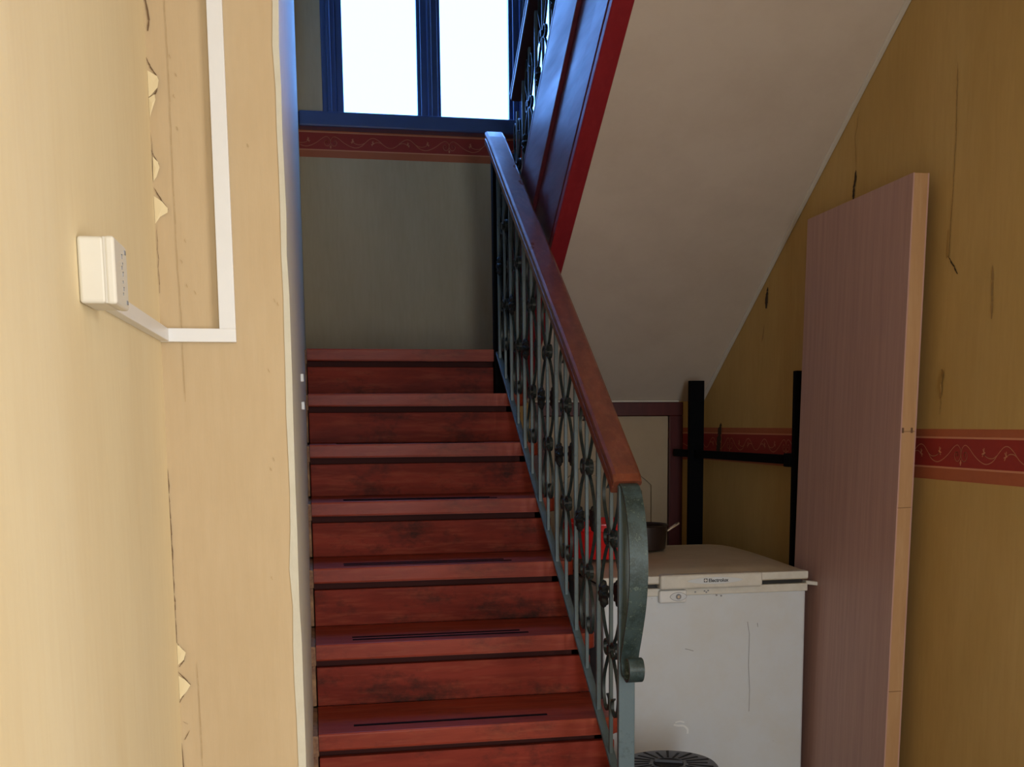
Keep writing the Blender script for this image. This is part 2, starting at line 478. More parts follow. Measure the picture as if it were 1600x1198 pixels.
# ---- cracks and peeling paper (parts of their wall)
def crack(wall, P, pts, wd, mat=CRACK, jag=.003, seed=1, depth=.0018):
    random.seed(seed)
    bm = NB(); q = []
    for (a, b) in zip(pts, pts[1:]):
        n = max(2, int(math.dist(a, b) / .012))
        for i in range(n):
            t = i / n
            q.append((a[0] + (b[0] - a[0]) * t + random.uniform(-jag, jag), a[1] + (b[1] - a[1]) * t))
    q.append(pts[-1])
    N = len(q)
    for i in range(N - 1):
        w0 = wd * (.35 + .65 * random.random()) * min(1, (i + .3) / 2, (N - i) / 2) / 2
        w1 = wd * .5 * min(1, (i + 1.3) / 2, (N - i - 1.01) / 2) / 1
        bm.faces.new([bm.verts.new(P(*c_)) for c_ in ((q[i][0] - w0, q[i][1], depth), (q[i][0] + w0, q[i][1], depth), (q[i + 1][0] + w1, q[i + 1][1], depth), (q[i + 1][0] - w1, q[i + 1][1], depth))])
    return obj('crack', bm, mat, wall)
def flap(wall, P, pts, lift, mat):
    """curled piece of paper: outline (s,z) fanned from its centre, the last points lifted"""
    bm = NB()
    vs = [bm.verts.new(P(s, z, .001 + l * lift)) for s, z, l in pts]
    c = bm.verts.new(P(sum(p[0] for p in pts) / len(pts), sum(p[1] for p in pts) / len(pts), .002 + lift * .35))
    for i in range(len(vs)): bm.faces.new((vs[i], vs[(i + 1) % len(vs)], c))
    return obj('peeled_paper', bm, mat, wall)
PR = lambda s, z, d: (XR - d, s, z)
PC = lambda s, z, d: (s, 1.8 - d, z)
crack(wall_r, PR, [(3.296, 2.12), (3.306, 2.085), (3.311, 2.03)], .016, seed=2)
crack(wall_r, PR, [(3.29, 2.29), (3.31, 2.22), (3.30, 2.13)], .003, HAIR, seed=4)
crack(wall_r, PR, [(3.966, 1.85), (3.974, 1.81), (3.978, 1.775)], .026, seed=5)
crack(wall_r, PR, [(3.99, 1.72), (4.0, 1.69), (4.01, 1.66)], .010, HAIR, seed=6)
crack(wall_r, PR, [(2.766, 1.79), (2.745, 1.77), (2.716, 1.738)], .008, seed=7)
crack(wall_r, PR, [(2.755, 2.27), (2.750, 2.10), (2.753, 1.95), (2.763, 1.79)], .0035, HAIR, jag=.0015, seed=8)
crack(wall_r, PR, [(2.76, 1.50), (2.768, 1.45), (2.775, 1.38)], .004, HAIR, seed=9)
crack(wall_r, PR, [(2.561, 1.74), (2.558, 1.68), (2.556, 1.61)], .008, HAIR, jag=.001, seed=10)
crack(wall_r, PR, [(4.43, 1.36), (4.45, 1.30), (4.46, 1.22)], .05, CRACK, jag=.004, seed=11)
flap(wall_r, PR, [(4.425, 1.345, .1), (4.405, 1.34, 1), (4.405, 1.225, 1), (4.425, 1.22, .1)], .006, B_PALE)
flap(wall_r, PR, [(2.775, 1.50, 0), (2.757, 1.49, 1), (2.765, 1.455, 1.2), (2.762, 1.43, .8), (2.782, 1.42, 0)], .006, PAPER_R)
flap(wall_r, PR, [(2.77, 1.86, 0), (2.758, 1.85, .5), (2.756, 1.79, 1), (2.775, 1.785, 0)], .004, PAPER_R)
# torn joint in the near corner of the pier
for pts, wd in (([(-.213, 2.05), (-.217, 2.0), (-.214, 1.972), (-.211, 1.945), (-.213, 1.93)], .004),
                ([(-.218, 1.895), (-.213, 1.883), (-.208, 1.876), (-.203, 1.867)], .0035),
                ([(-.203, 1.852), (-.208, 1.843), (-.217, 1.838)], .0045),
                ([(-.216, 1.79), (-.216, 1.72)], .0012),
                ([(-.216, 1.712), (-.210, 1.702), (-.205, 1.693), (-.198, 1.681), (-.209, 1.672)], .003),
                ([(-.2165, 1.765), (-.211, 1.752), (-.207, 1.745)], .0025),
                ([(-.2145, 1.66), (-.215, 1.56)], .0012),
                ([(-.2165, 1.30), (-.2165, 1.16), (-.2165, 1.03)], .003),
                ([(-.2165, 1.03), (-.211, 1.022), (-.205, 1.015), (-.209, 1.000), (-.2145, .992)], .0035),
                ([(-.217, .985), (-.208, .975), (-.200, .963), (-.207, .952), (-.217, .935)], .0035),
                ([(-.214, .905), (-.206, .900)], .002), ([(-.203, .89), (-.212, .875)], .003), ([(-.2165, .87), (-.216, .80)], .003)):
    crack(pier, PC, pts, wd * .7, CRACKP, jag=.0008, seed=int(abs(pts[0][1]) * 1000))
for pts in ([(-.2165, 1.876, 0), (-.203, 1.868, .7), (-.201, 1.862, 1), (-.203, 1.852, .9), (-.2165, 1.838, 0)],
            [(-.2165, 1.838, 0), (-.208, 1.843, .4), (-.207, 1.835, .7), (-.212, 1.822, .4), (-.2165, 1.81, 0)],
            [(-.2165, 1.700, 0), (-.205, 1.692, .7), (-.197, 1.682, 1), (-.198, 1.676, .9), (-.209, 1.670, .3), (-.2165, 1.66, 0)],
            [(-.2165, 1.757, 0), (-.208, 1.748, .5), (-.206, 1.74, .8), (-.211, 1.727, .4), (-.2165, 1.72, 0)],
            [(-.2165, .978, 0), (-.207, .972, .6), (-.199, .963, 1), (-.205, .953, .6), (-.2165, .94, 0)],
            [(-.2165, 1.03, 0), (-.210, 1.022, .5), (-.2035, 1.015, 1), (-.207, 1.003, .6), (-.2165, .995, 0)]):
    flap(pier, PC, pts, .004, PAPER_L)
crack(pier, PC, [(-.188, 2.02), (-.187, 1.87), (-.188, 1.7), (-.188, 1.62), (-.186, 1.53), (-.186, 1.40)], .0009, HAIRP, jag=.0004, seed=31)
crack(pier, PC, [(-.188, 1.0), (-.187, .92), (-.187, .83)], .0010, HAIRP, jag=.0004, seed=32)
for i, (s, z) in enumerate(((-.185, 1.90), (-.178, 1.875), (-.182, 1.845), (-.180, 1.80), (-.176, 1.64), (-.183, 1.61), (-.177, 1.575), (-.165, 1.565), (-.045, 1.55), (-.05, 1.555), (-.065, 1.30), (-.06, 1.315), (-.07, 1.13), (-.062, 1.45), (-.08, 1.78))):
    crack(pier, PC, [(s, z), (s + .002, z - .006)], .0018, HAIRP, jag=.0008, seed=50 + i)

# ------------------------------------------------------------------ lower staircase
st = thing('staircase', (.37, 2.4, 0), 'steep red-brown wooden staircase rising ahead to the landing under the window', 'staircase')
TX0, TX1 = -.009, .815
for k in range(-2, 7):
    y, z = ny(k), nz(k)
    rear = y + GO + .02 if k < 6 else YB
    # tread: rounded nosing, right front corner rounded off
    r = .02
    x1 = TX1 if k < 6 else TX1
    pts = [(TX0, y, z)] + [(x1 - r + r * math.sin(a), y + r - r * math.cos(a), z) for a in [i * PI / 12 for i in range(7)]] + [(x1, rear, z), (TX0, rear, z)]
    bm = prism(NB(), pts, (0, 0, -.048))
    es = [e for e in bm.edges if abs(e.verts[0].co.z - e.verts[1].co.z) < 1e-5 and max(e.verts[0].co.y, e.verts[1].co.y) < y + r + .003]
    bmesh.ops.bevel(bm, geom=es, offset=.006, segments=3, affect='EDGES', profile=.5)
    tr_ = obj('tread' if k < 6 else 'landing_board', bm, TREAD, st, off=(0, y, z))
    for j, (ya, yb) in enumerate(((.052, .063), (.090, .101)) if k not in (0,) else ((.062, .075),)):
        if k == 6: break
        obj('grip_strip', B(.085 + .012 * (k % 2), .62 - .02 * j, y + ya, y + yb, z - .002, z + .0018), BLACK, tr_)
    # recessed batten under the nosing, shade put into its colour, and riser
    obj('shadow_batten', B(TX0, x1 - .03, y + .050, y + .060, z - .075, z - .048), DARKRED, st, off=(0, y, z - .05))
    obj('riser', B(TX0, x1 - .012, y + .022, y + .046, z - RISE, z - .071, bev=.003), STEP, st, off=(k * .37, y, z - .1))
    # rough plaster filling between the step end and the wall
    bm = NB()
    xs = -.03
    box(bm, xs, TX0 - .0005, y - .001, y + GO + .03, z - .062, z - .004, bev=.004)
    box(bm, xs, TX0 - .003, y + .016, y + GO + .06, z - RISE + .002, z - .055, bev=.003)
    obj('plaster_fill', bm, EDGEP, st, off=(0, y, z))
# landing slab, carriage below the steps
obj('landing_slab', B(-.011, XR - .002, YD + .105, YB - .002, 1.47, 1.612), PLASTER, st)
obj('landing_board', B(TX1 + .003, XR - .004, 4.66, YB, 1.617, 1.665), TREAD, st)
pts = [(0, ny(-2) + .03, 0)]
for k in range(-2, 7):
    pts += [(0, ny(k) + .05, nz(k) - RISE + .0), (0, ny(k) + .05, nz(k) - .05)] if k == -2 else [(0, ny(k) + .05, nz(k - 1) - .05), (0, ny(k) + .05, nz(k) - .05)]
pts += [(0, YD + .10, nz(6) - .05), (0, YD + .10, nz(6) - .19)]
pts += [(0, ny(0) + .1, .10), (0, ny(0) + .02, 0)]
q = []
for p in pts:
    p = (.752, max(p[1], 0), max(p[2], 0))
    if not q or (Vector(p) - Vector(q[-1])).length > 1e-4: q.append(p)
obj('side_string', prism(NB(), q, (.028, 0, 0)), STRING, st)
obj('stair_underside', prism(NB(), [(0.02, ny(0) + .05, .01), (.02, YD, nz(6) - .20), (.02, YD, nz(6) - .24), (.02, ny(0) + .12, .01)], (.73, 0, 0)), PLASTER, st)

# ------------------------------------------------------------------ upper flight
UP = thing('staircase', (1.25, 4.9, 1.665), 'upper flight seen from below, white sloping plaster underside with red edge boards', 'staircase')
Y0u, Y1u = 4.66, 2.62
def slab(x0, x1, lo, hi, mat, nm, par, ya=Y1u, yb=Y0u, bev=0):
    return obj(nm, prism(NB(), [(x0, ya, SOF(ya) + lo), (x0, yb, SOF(yb) + lo), (x0, yb, SOF(yb) + hi), (x0, ya, SOF(ya) + hi)], (x1 - x0, 0, 0), bev=bev), mat, par)
slab(.878, XR - .001, 0, .12, PLASTER, 'plaster_soffit', UP)
slab(.818, .878, -.004, .03, REDTRIM, 'edge_board', UP, bev=.003)
slab(.826, .856, .03, .66, STRING, 'outer_string', UP)
slab(.812, .828, .372, .655, STRING, 'string_cap_plank', UP, bev=.004)
slab(.819, .827, .045, .17, STRING, 'string_plank', UP, bev=.004)
slab(.812, .87, .655, .675, STRING, 'string_top', UP, bev=.003)
# pale plaster bead where the soffit meets the right wall
slab(1.632, XR - .0005, -.006, .01, WHITEP, 'plaster_cove', UP, bev=.004)
for k in range(1, 8):
    y = 4.95 - .283 * (k - 1); z = 1.665 + .185 * k
    if z > 2.85: break
    obj('tread', B(.857, XR - .002, y - .283 - .02, y, z - .04, z, bev=.004), TREAD, UP)
    obj('riser', B(.857, XR - .002, y - .04, y - .02, z - RISE, z - .04), STEP, UP)

# ------------------------------------------------------------------ wrought-iron railings
def half_pts():
    """one side strand: (sideways, up) from the bottom curl to the top curl"""
    top = [(.0, .585), (.032, .622), (.063, .668), (.070, .705), (.058, .745), (.036, .760), (.014, .748), (.012, .724), (.028, .714)]
    mid = [(.0, .290), (.052, .335), (.090, .40), (.098, .4375), (.090, .475), (.052, .54), (.0, .585)]
    bot = [(s, .875 - u) for s, u in top][::-1]
    return [bez(bot, 6), bez(mid, 8), bez(top, 6)]
def railing(root, X, ys, kinds, zb, zt, light, dark):
    proto = {}
    for y, kd in zip(ys, kinds):
        z0, z1 = zb(y), zt(y)
        hw = .006 if kd == 'p' else .005
        obj('baluster', B(X - hw, X + hw, y - hw, y + hw, z0, z1, bev=.0012, seg=1), light, root, off=(X, y, z0))
        if kd == 'p': continue
        o0 = Vector((X, y, z0))
        if 'scroll' not in proto:
            for sg in (1, -1):
                bm = NB()
                for cv in half_pts():
                    strip(bm, [(X, y + sg * (q.x + .005), z0 + q.y) for q in cv], .0085, .004, (1, 0, 0))
                proto['scroll', sg] = obj('scroll', bm, IRONS, root, off=o0)
                bm = NB()
                n = 18
                strip(bm, [(X, y + sg * (.033 + .027 * math.cos(2 * PI * i / n)), z0 + .585 + .021 * math.sin(2 * PI * i / n)) for i in range(n + 1)], .011, .004, (1, 0, 0))
                proto['ring', sg] = obj('ring', bm, IRONS, root, off=o0)
                dup(proto['ring', sg], root, o0 - Vector((0, 0, .295)))
            bm = NB()
            box(bm, X - .010, X + .010, y - .010, y + .010, z0 + .575, z0 + .595, bev=.002)
            proto['collar'] = obj('collar', bm, dark, root, off=o0)
            dup(proto['collar'], root, o0 - Vector((0, 0, .295)))
            for sx in (1, -1):
                bm = NB()
                n, c0 = 40, Vector((X + sx * .011, y, z0 + .4375))
                rr = []
                for ri, (rad, dx) in enumerate(((.005, .022), (.013, .014), (.024, .018), (.032, .009), (.028, .002), (.010, .0))):
                    rr.append([bm.verts.new(c0 + Vector((sx * dx, (rad * (1 + (.20 * math.cos(8 * 2 * PI * i / n) if ri in (2, 3, 4) else 0))) * math.cos(2 * PI * i / n), (rad * (1 + (.20 * math.cos(8 * 2 * PI * i / n) if ri in (2, 3, 4) else 0))) * math.sin(2 * PI * i / n)))) for i in range(n)])
                for a, b in zip(rr, rr[1:]):
                    for i in range(n): bm.faces.new((a[i], a[(i + 1) % n], b[(i + 1) % n], b[i]))
                bm.faces.new(rr[0]); bm.faces.new(rr[-1][::-1])
                proto['rosette', sx] = obj('rosette', bm, dark, root, off=o0)
            proto['scroll'] = 1
        else:
            for sg in (1, -1):
                dup(proto['scroll', sg], root, o0)
                dup(proto['ring', sg], root, o0); dup(proto['ring', sg], root, o0 - Vector((0, 0, .295)))
                dup(proto['rosette', sg], root, o0)
            dup(proto['collar'], root, o0); dup(proto['collar'], root, o0 - Vector((0, 0, .295)))
def handrail(root, pts, hx, ht, mat):
    """moulded rail: pts are (x, y, z of the top centre)"""
    prof = [(-hx, -ht * .35), (-hx, -ht * .18), (-hx * .97, -ht * .08), (-hx * .78, 0), (hx * .78, 0), (hx * .97, -ht * .08), (hx, -ht * .18), (hx, -ht * .35),
            (hx * .88, -ht * .42), (hx * .88, -ht * .50), (hx * .97, -ht * .56), (hx * .97, -ht * .92), (hx * .85, -ht), (-hx * .85, -ht), (-hx * .97, -ht * .92), (-hx * .97, -ht * .56), (-hx * .88, -ht * .50), (-hx * .88, -ht * .42)]
    bm = NB(); prev = None
    for i, p in enumerate(pts):
        p = Vector(p)
        t = (Vector(pts[min(i + 1, len(pts) - 1)]) - Vector(pts[max(i - 1, 0)])).normalized()
        nn = Vector((1, 0, 0)).cross(t).normalized()
        if nn.z < 0: nn = -nn
        q = [bm.verts.new(p + Vector((a, 0, 0)) + nn * b) for a, b in prof]
        if prev:
            n = len(q)
            for j in range(n): bm.faces.new((prev[j], prev[(j + 1) % n], q[(j + 1) % n], q[j]))
        else: bm.faces.new(q)
        prev = q
    bm.faces.new(prev[::-1])
    return obj('handrail', bm, mat, root)

RX = .757
rl = thing('stair_railing', (RX, 2.69, .37), 'green wrought-iron railing with scrolls and rosettes and orange-brown wooden handrail beside the lower steps', 'railing')
zb = lambda y: .462 + .654 * (y - 2.805)
zt = lambda y: zb(y) + .835
ys = [2.835 + .134 * i for i in range(14)]
railing(rl, RX, ys, ['o' if i % 2 == 0 else 'p' for i in range(14)], zb, zt, IRON, IRONDK)
obj('bottom_rail', prism(NB(), [(RX - .011, 2.69, zb(2.69) - .003), (RX - .011, 4.70, zb(4.70) - .003), (RX - .011, 4.70, zb(4.70) + .009), (RX - .011, 2.69, zb(2.69) + .009)], (.022, 0, 0), bev=.0015), IRON, rl)
obj('top_bar', prism(NB(), [(RX - .012, 2.70, zt(2.70) - .004), (RX - .012, 4.66, zt(4.66) - .004), (RX - .012, 4.66, zt(4.66) + .004), (RX - .012, 2.70, zt(2.70) + .004)], (.024, 0, 0)), IRONDK, rl)
# starting post, bowed strap and curl
ps = obj('newel_post', B(RX - .023, RX + .019, 2.672, 2.690, .371, 1.212, bev=.002), IRON, rl)
cv = bez([(2.700, 1.215), (2.655, 1.205), (2.612, 1.150), (2.588, 1.075), (2.582, 1.00), (2.597, .92), (2.632, .84), (2.655, .795), (2.662, .765), (2.652, .742), (2.625, .732), (2.600, .742), (2.592, .765), (2.603, .785), (2.622, .788)], 8)
nn_ = len(cv)
sb = strip(NB(), [(RX + .001, q.x, q.y) for q in cv], .046, .006, (1, 0, 0), [1 if i < nn_ * .55 else (.92 if i < nn_ * .65 else .82) for i in range(nn_)])
obj('bowed_strap', sb, STRAPM, rl, smooth=True)
# top newel where the two flights meet
obj('top_newel', B(.742, .805, 4.615, 4.665, 1.482, 2.46, bev=.003), BLACK, rl)
TOPZ = lambda y: 1.252 + .652 * (y - 2.70)
hp = [(RX, 2.672, TOPZ(2.70) - .030), (RX, 2.685, TOPZ(2.70) - .012), (RX, 2.71, TOPZ(2.71))] + [(RX, y, TOPZ(y) + (.006 if 3.0 < y < 4.2 else 0)) for y in (2.8, 3.2, 3.7, 4.2, 4.6)] + [(RX, 4.66, TOPZ(4.65))]
handrail(rl, hp, .0365, .052, HANDWOOD)

UX = .872
ur = thing('stair_railing', (UX, 4.9, 1.77), 'dark wrought-iron railing of the upper flight silhouetted against the landing window', 'railing')
ub = lambda y: 2.18 - .645 * (y - 4.23)
ut = lambda y: ub(y) + .80
ys2 = [4.23 + .134 * i for i in range(-9, 5)]
railing(ur, UX, ys2, ['o' if (i + 9) % 2 == 1 else 'p' for i in range(-9, 5)], ub, ut, IRON, IRONDK)
obj('bottom_rail', prism(NB(), [(UX - .011, 3.0, ub(3.0)), (UX - .011, 4.93, ub(4.93)), (UX - .011, 4.93, ub(4.93) + .012), (UX - .011, 3.0, ub(3.0) + .012)], (.022, 0, 0)), IRON, ur)
obj('newel_post', B(UX - .015, UX + .015, 4.90, 4.93, 1.666, 2.50, bev=.002), IRONDK, ur)
handrail(ur, [(UX, y, ut(y) + .05) for y in (4.74, 4.6, 4.2, 3.8, 3.4, 3.0)], .036, .05, DARKWOOD)

# ------------------------------------------------------------------ cupboard door under the landing
dr = struct(thing('door_1', (1.24, YD, 0), 'x', 'x'))
del dr['label']; del dr['category']
dr['label'] = 'low cream cupboard door in a maroon frame under the landing'
f = NB()
box(f, .90, 1.552, YD - .022, YD + .02, 1.392, 1.449, bev=.003)
obj('head_frame', f, MAROON, dr)
obj('side_frame', B(.90, .955, YD - .022, YD + .02, 0, 1.392, bev=.003), MAROON, dr)
obj('side_frame', B(1.492, 1.552, YD - .022, YD + .02, 0, 1.392, bev=.003), MAROON, dr)
lf = obj('door_leaf', B(.957, 1.490, YD - .004, YD + .03, .01, 1.390), DOORC, dr)
def arch(x0, x1, z0, zs_, zt_, d, wd):
    pts = [(x0, z0), (x0, zs_)] + [(x0 + (x1 - x0) * t, zs_ + (zt_ - zs_) * math.sin(PI * t) ** .8) for t in [i / 16 for i in range(1, 16)]] + [(x1, zs_), (x1, z0), (x0, z0)]
    return strip(NB(), [(a, YD - .006 - d / 2, b) for a, b in pts], d, wd, (0, 1, 0))
obj('arched_moulding', arch(1.03, 1.425, .62, 1.10, 1.20, .014, .022), DOORC, lf)
obj('arched_moulding', arch(1.075, 1.380, .66, 1.075, 1.15, .009, .012), DOORC, lf)
obj('plaster_cap', B(.88, 1.53, YD - .03, YD + .01, 1.449, 1.457, bev=.002), WHITEP, wall_u)

# ------------------------------------------------------------------ junction box and cable trunking
jb = thing('junction_box', (-.217, 1.22, 1.47), 'square white plastic junction box on the cream wall at left', 'box')
obj('box_body', B(-.2169, -.1915, 1.187, 1.262, 1.483, 1.547, bev=.0035, seg=3), PVCC, jb)
obj('cover', B(-.1918, -.182, 1.1865, 1.2625, 1.4825, 1.5475, bev=.003, seg=3), PVCC, jb)
obj('seam', B(-.1935, -.190, 1.1872, 1.2618, 1.4832, 1.5468, bev=.001), PVCS, jb)
for (yy, zz) in ((1.250, 1.540), (1.250, 1.490)):
    obj('screw', B(-.1822, -.1813, yy - .004, yy + .004, zz - .002, zz + .002), GREY, jb)
bm = NB()
for i, (dy, dz, l) in enumerate(((0, .020, .004), (.003, .012, .002), (-.003, .008, .003), (.002, .003, .004), (0, -.006, .002), (.003, -.012, .003), (-.002, -.018, .002))):
    box(bm, -.1822, -.1814, 1.228 + dy, 1.228 + dy + l, 1.515 + dz, 1.5158 + dz)
    box(bm, -.1822, -.1814, 1.228 + dy, 1.229 + dy, 1.515 + dz - l, 1.5158 + dz)
obj('embossed_marks', bm, GREY, jb)
dt = thing('cable_trunking', (-.2, 1.78, 1.5), 'white plastic cable trunking running from the junction box round the corner and up the pier', 'trunking')
D = .013
obj('channel', B(-.217, -.217 + D, 1.264, 1.8 - D, 1.489, 1.508, bev=.001), PVC, dt)
obj('channel', B(-.217, -.107, 1.8 - D, 1.8, 1.4885, 1.5085, bev=.001), PVC, dt)
obj('channel', prism(NB(), [(-.131, 1.8 - D, 1.508), (-.107, 1.8 - D, 1.508), (-.1065, 1.8 - D, 2.62), (-.1265, 1.8 - D, 2.62)], (0, D, 0), bev=.001), PVC, dt)
# two small white clips on the stairwell wall just beyond the pier
for i, z in enumerate((1.486, 1.414)):
    t = obj('wall_clip', B(-.0285, -.016, 3.04 + 0, 3.07, z - .010, z + .010, bev=.001), PVC)
    tag(t, ('upper' if i == 0 else 'lower') + ' small white plastic clip on the stairwell wall beside the pier', 'clip')

# ------------------------------------------------------------------ chest freezer
FX0, FX1, FY0, FY1 = .857, 1.520, 3.30, 3.90
fz = thing('chest_freezer', (1.19, 3.6, 0), 'white chest freezer with yellowed lid standing under the stairs', 'freezer')
obj('body', B(FX0, FX1, FY0, FY1, .02, .836, bev=.008, seg=3), ENAMEL, fz)
obj('body_rim', B(FX0 - .004, FX1 + .004, FY0 - .004, FY1, .832, .857, bev=.003), TRIMW, fz)
obj('gasket', B(FX0 + .01, FX1 - .01, FY0 + .012, FY1 - .01, .850, .872), GASKET, fz)
bm = NB()      # gently domed lid
nx, nyy = 14, 12
g_ = []
for j in range(nyy + 1):
    row = []
    for i in range(nx + 1):
        u, v = i / nx, j / nyy
        x = FX0 - .006 + (FX1 + .004 - FX0) * u
        y = FY0 - .012 + (FY1 + .0 - FY0) * v
        edge = min(1, 6 * min(u, 1 - u)) ** .5 * min(1, 8 * v) ** .5
        if v > .55: x = 1.19 + (x - 1.19) * (1 - .05 * ((v - .55) / .45) ** 2)
        z = .895 + .014 * edge + .014 * v
        row.append(bm.verts.new((x, y, z)))
    g_.append(row)
for j in range(nyy):
    for i in range(nx): bm.faces.new((g_[j][i], g_[j][i + 1], g_[j + 1][i + 1], g_[j + 1][i]))
rim = [g_[0][i] for i in range(nx + 1)] + [g_[j][nx] for j in range(1, nyy + 1)] + [g_[nyy][i] for i in range(nx - 1, -1, -1)] + [g_[j][0] for j in range(nyy - 1, 0, -1)]
low = [bm.verts.new((v.co.x, v.co.y, .872)) for v in rim]
for i in range(len(rim)): bm.faces.new((rim[i], rim[(i + 1) % len(rim)], low[(i + 1) % len(rim)], low[i]))
bm.faces.new(low)
lid = obj('lid', bm, LIDM, fz, smooth=True)
hd = obj('lid_handle', B(1.030, 1.362, FY0 - .030, FY0 + .05, .855, .9, bev=.008, seg=4), TRIMW, lid)
obj('lid_edge', B(FX0 - .007, 1.029, FY0 - .0155, FY0 + .02, .874, .8965, bev=.003), TRIMW, lid)
obj('lid_edge', B(1.363, FX1 + .0, FY0 - .0155, FY0 + .02, .874, .8975, bev=.003), TRIMW, lid)
def oval(cx, cz, rx, rz, y, d, n=40, pw=1.0):
    return prism(NB(), [(cx + rx * math.cos(2 * PI * i / n), y, cz + rz * (abs(math.sin(2 * PI * i / n)) ** pw) * (1 if math.sin(2 * PI * i / n) >= 0 else -1)) for i in range(n)], (0, d, 0))
obj('badge', oval(1.205, .880, .090, .0105, FY0 - .0315, .003, pw=1.4), ENAMEL, hd)
obj('badge_outline', oval(1.205, .880, .092, .0118, FY0 - .0308, .002, pw=1.4), PVCS, hd)
tx = bpy.data.curves.new('brand_lettering', 'FONT')
tx.body = 'Electrolux'; tx.size = .0155; tx.extrude = .0004; tx.offset = .0003
tob = bpy.data.objects.new('tmp', tx)
C.objects.link(tob)
dg = bpy.context.evaluated_depsgraph_get()
tm = bpy.data.meshes.new_from_object(tob.evaluated_get(dg))
bpy.data.objects.remove(tob)
to = bpy.data.objects.new('lettering', tm)
tm.materials.clear(); tm.materials.append(GASKET)
C.objects.link(to); to.parent = hd
to.rotation_euler = (PI / 2, 0, 0)
to.location = Vector((1.183, FY0 - .032, .8755)) - base(hd)
bm = NB()      # small square emblem with a cut disc, left of the lettering
box(bm, 1.168, 1.1795, FY0 - .0322, FY0 - .0312, .8755, .887)
obj('emblem', bm, GASKET, hd)
bm = NB()
prism(bm, [(1.1738 + .0045 * math.cos(a), FY0 - .0326, .8812 + .0045 * math.sin(a)) for a in [PI / 2 + PI * i / 8 for i in range(9)]], (0, .0006, 0))
prism(bm, [(1.1745 + .0035 * math.cos(a), FY0 - .0326, .8812 + .0035 * math.sin(a)) for a in [-PI / 2 + PI * i / 8 for i in range(9)]], (0, .0006, 0))
obj('emblem', bm, PVC, hd)
lk = obj('lock_plate', B(1.030, 1.118, FY0 - .020, FY0 + .003, .812, .852, bev=.006, seg=3), PVC, fz)
obj('oval_escutcheon', oval(1.090, .832, .026, .0125, FY0 - .0212, .002, pw=1.3), ENAMEL, lk)
obj('escutcheon_outline', oval(1.090, .832, .0275, .0138, FY0 - .0206, .001, pw=1.3), GREY, lk)
obj('keyhole_lock', oval(1.090, .832, .0085, .0085, FY0 - .0235, .003), GREY, lk)
obj('keyhole_lock', oval(1.090, .832, .0042, .0042, FY0 - .0242, .001), CHROME, lk)
obj('lid_hinge', prism(NB(), [(1.520, FY0 + .0, .852), (1.566, FY0 - .002, .846), (1.566, FY0 + .03, .846), (1.520, FY0 + .03, .852)], (0, 0, .012), bev=.002), TRIMW, fz)
bm = NB()
random.seed(5)
for x0, z0, pts in ((1.30, 0, [(1.325, .74), (1.332, .70), (1.331, .60), (1.336, .52), (1.335, .45)]), (1, 0, [(1.12, .663), (1.132, .660), (1.148, .655)]), (1, 0, [(1.358, .735), (1.360, .722)])):
    for (a, b), (c, d) in zip(pts, pts[1:]):
        t = Vector((c - a, 0, d - b)).normalized(); n_ = Vector((-t.z, 0, t.x)) * .0009
        bm.faces.new([bm.verts.new(Vector((x, FY0 - .0006, z)) + s * n_) for x, z, s in ((a, b, 1), (c, d, 1), (c, d, -1), (a, b, -1))])
obj('scratch', bm, GREY, fz)
bm = NB()
for pts, wd in (([(1.09, .428), (1.105, .431), (1.12, .427)], .0045), ([(1.085, .421), (1.10, .418), (1.118, .416), (1.130, .405), (1.131, .390)], .006)):
    q = bez(pts, 6)
    strip(bm, [(p.x, FY0 - .0005, p.y) for p in q], .0008, wd, (0, 1, 0))
obj('dried_smear', bm, plain('chalk_smear', (.85, .86, .86), .8).m, fz)
for x, z in ((1.150, .842), (1.180, .844), (1.186, .840), (1.192, .845), (1.22, .829), (1.235, .827)):
    obj('dirt_spot', oval(x, z, .003, .0025, FY0 - .0048, .0005, n=10), GREY, fz)

# things on the freezer
bs = thing('wash_basin', (.96, 3.72, .92), 'bright red plastic basin on the freezer lid behind the railing', 'basin')
bcx, bcy = .938, 3.63
obj('bowl', lathe(NB(), bcx, bcy, [(.080, .9225), (.105, .923), (.112, .935), (.124, 1.012), (.126, 1.014), (.130, 1.016), (.134, 1.034), (.138, 1.036), (.138, 1.041), (.128, 1.042), (.120, 1.03), (.107, .945), (.098, .935), (.05, .933)], 48), REDPL, bs, smooth=True)
pt = thing('cooking_pot', (1.20, 3.75, .92), 'dark brown pot with wire handle at the back of the freezer lid', 'pot')
pcx, pcy = 1.122, 3.79
obj('pot_body', lathe(NB(), pcx, pcy, [(.080, .924), (.084, .928), (.090, 1.006), (.094, 1.010), (.091, 1.012), (.085, 1.006), (.080, .935), (.03, .933)], 44), POTM, pt, smooth=True)
hx = pcx + .088
obj('wire_handle', tube(NB(), [(hx - .002, pcy - .03, .988), (hx + .018, pcy - .03, 1.000), (hx + .040, pcy - .026, 1.012), (hx + .046, pcy - .01, 1.014), (hx + .040, pcy + .006, 1.008), (hx + .018, pcy + .01, .992), (hx + .002, pcy + .012, .978), (hx + .002, pcy + .012, .945)], .0032, 8), CHROME, pt, smooth=True)

# ------------------------------------------------------------------ board leaning beside the freezer
bd = thing('door_panel', (1.59, 3.14, 0), 'tall pinkish-brown veneered door panel leaning upright on the ochre wall', 'panel')
T = .046
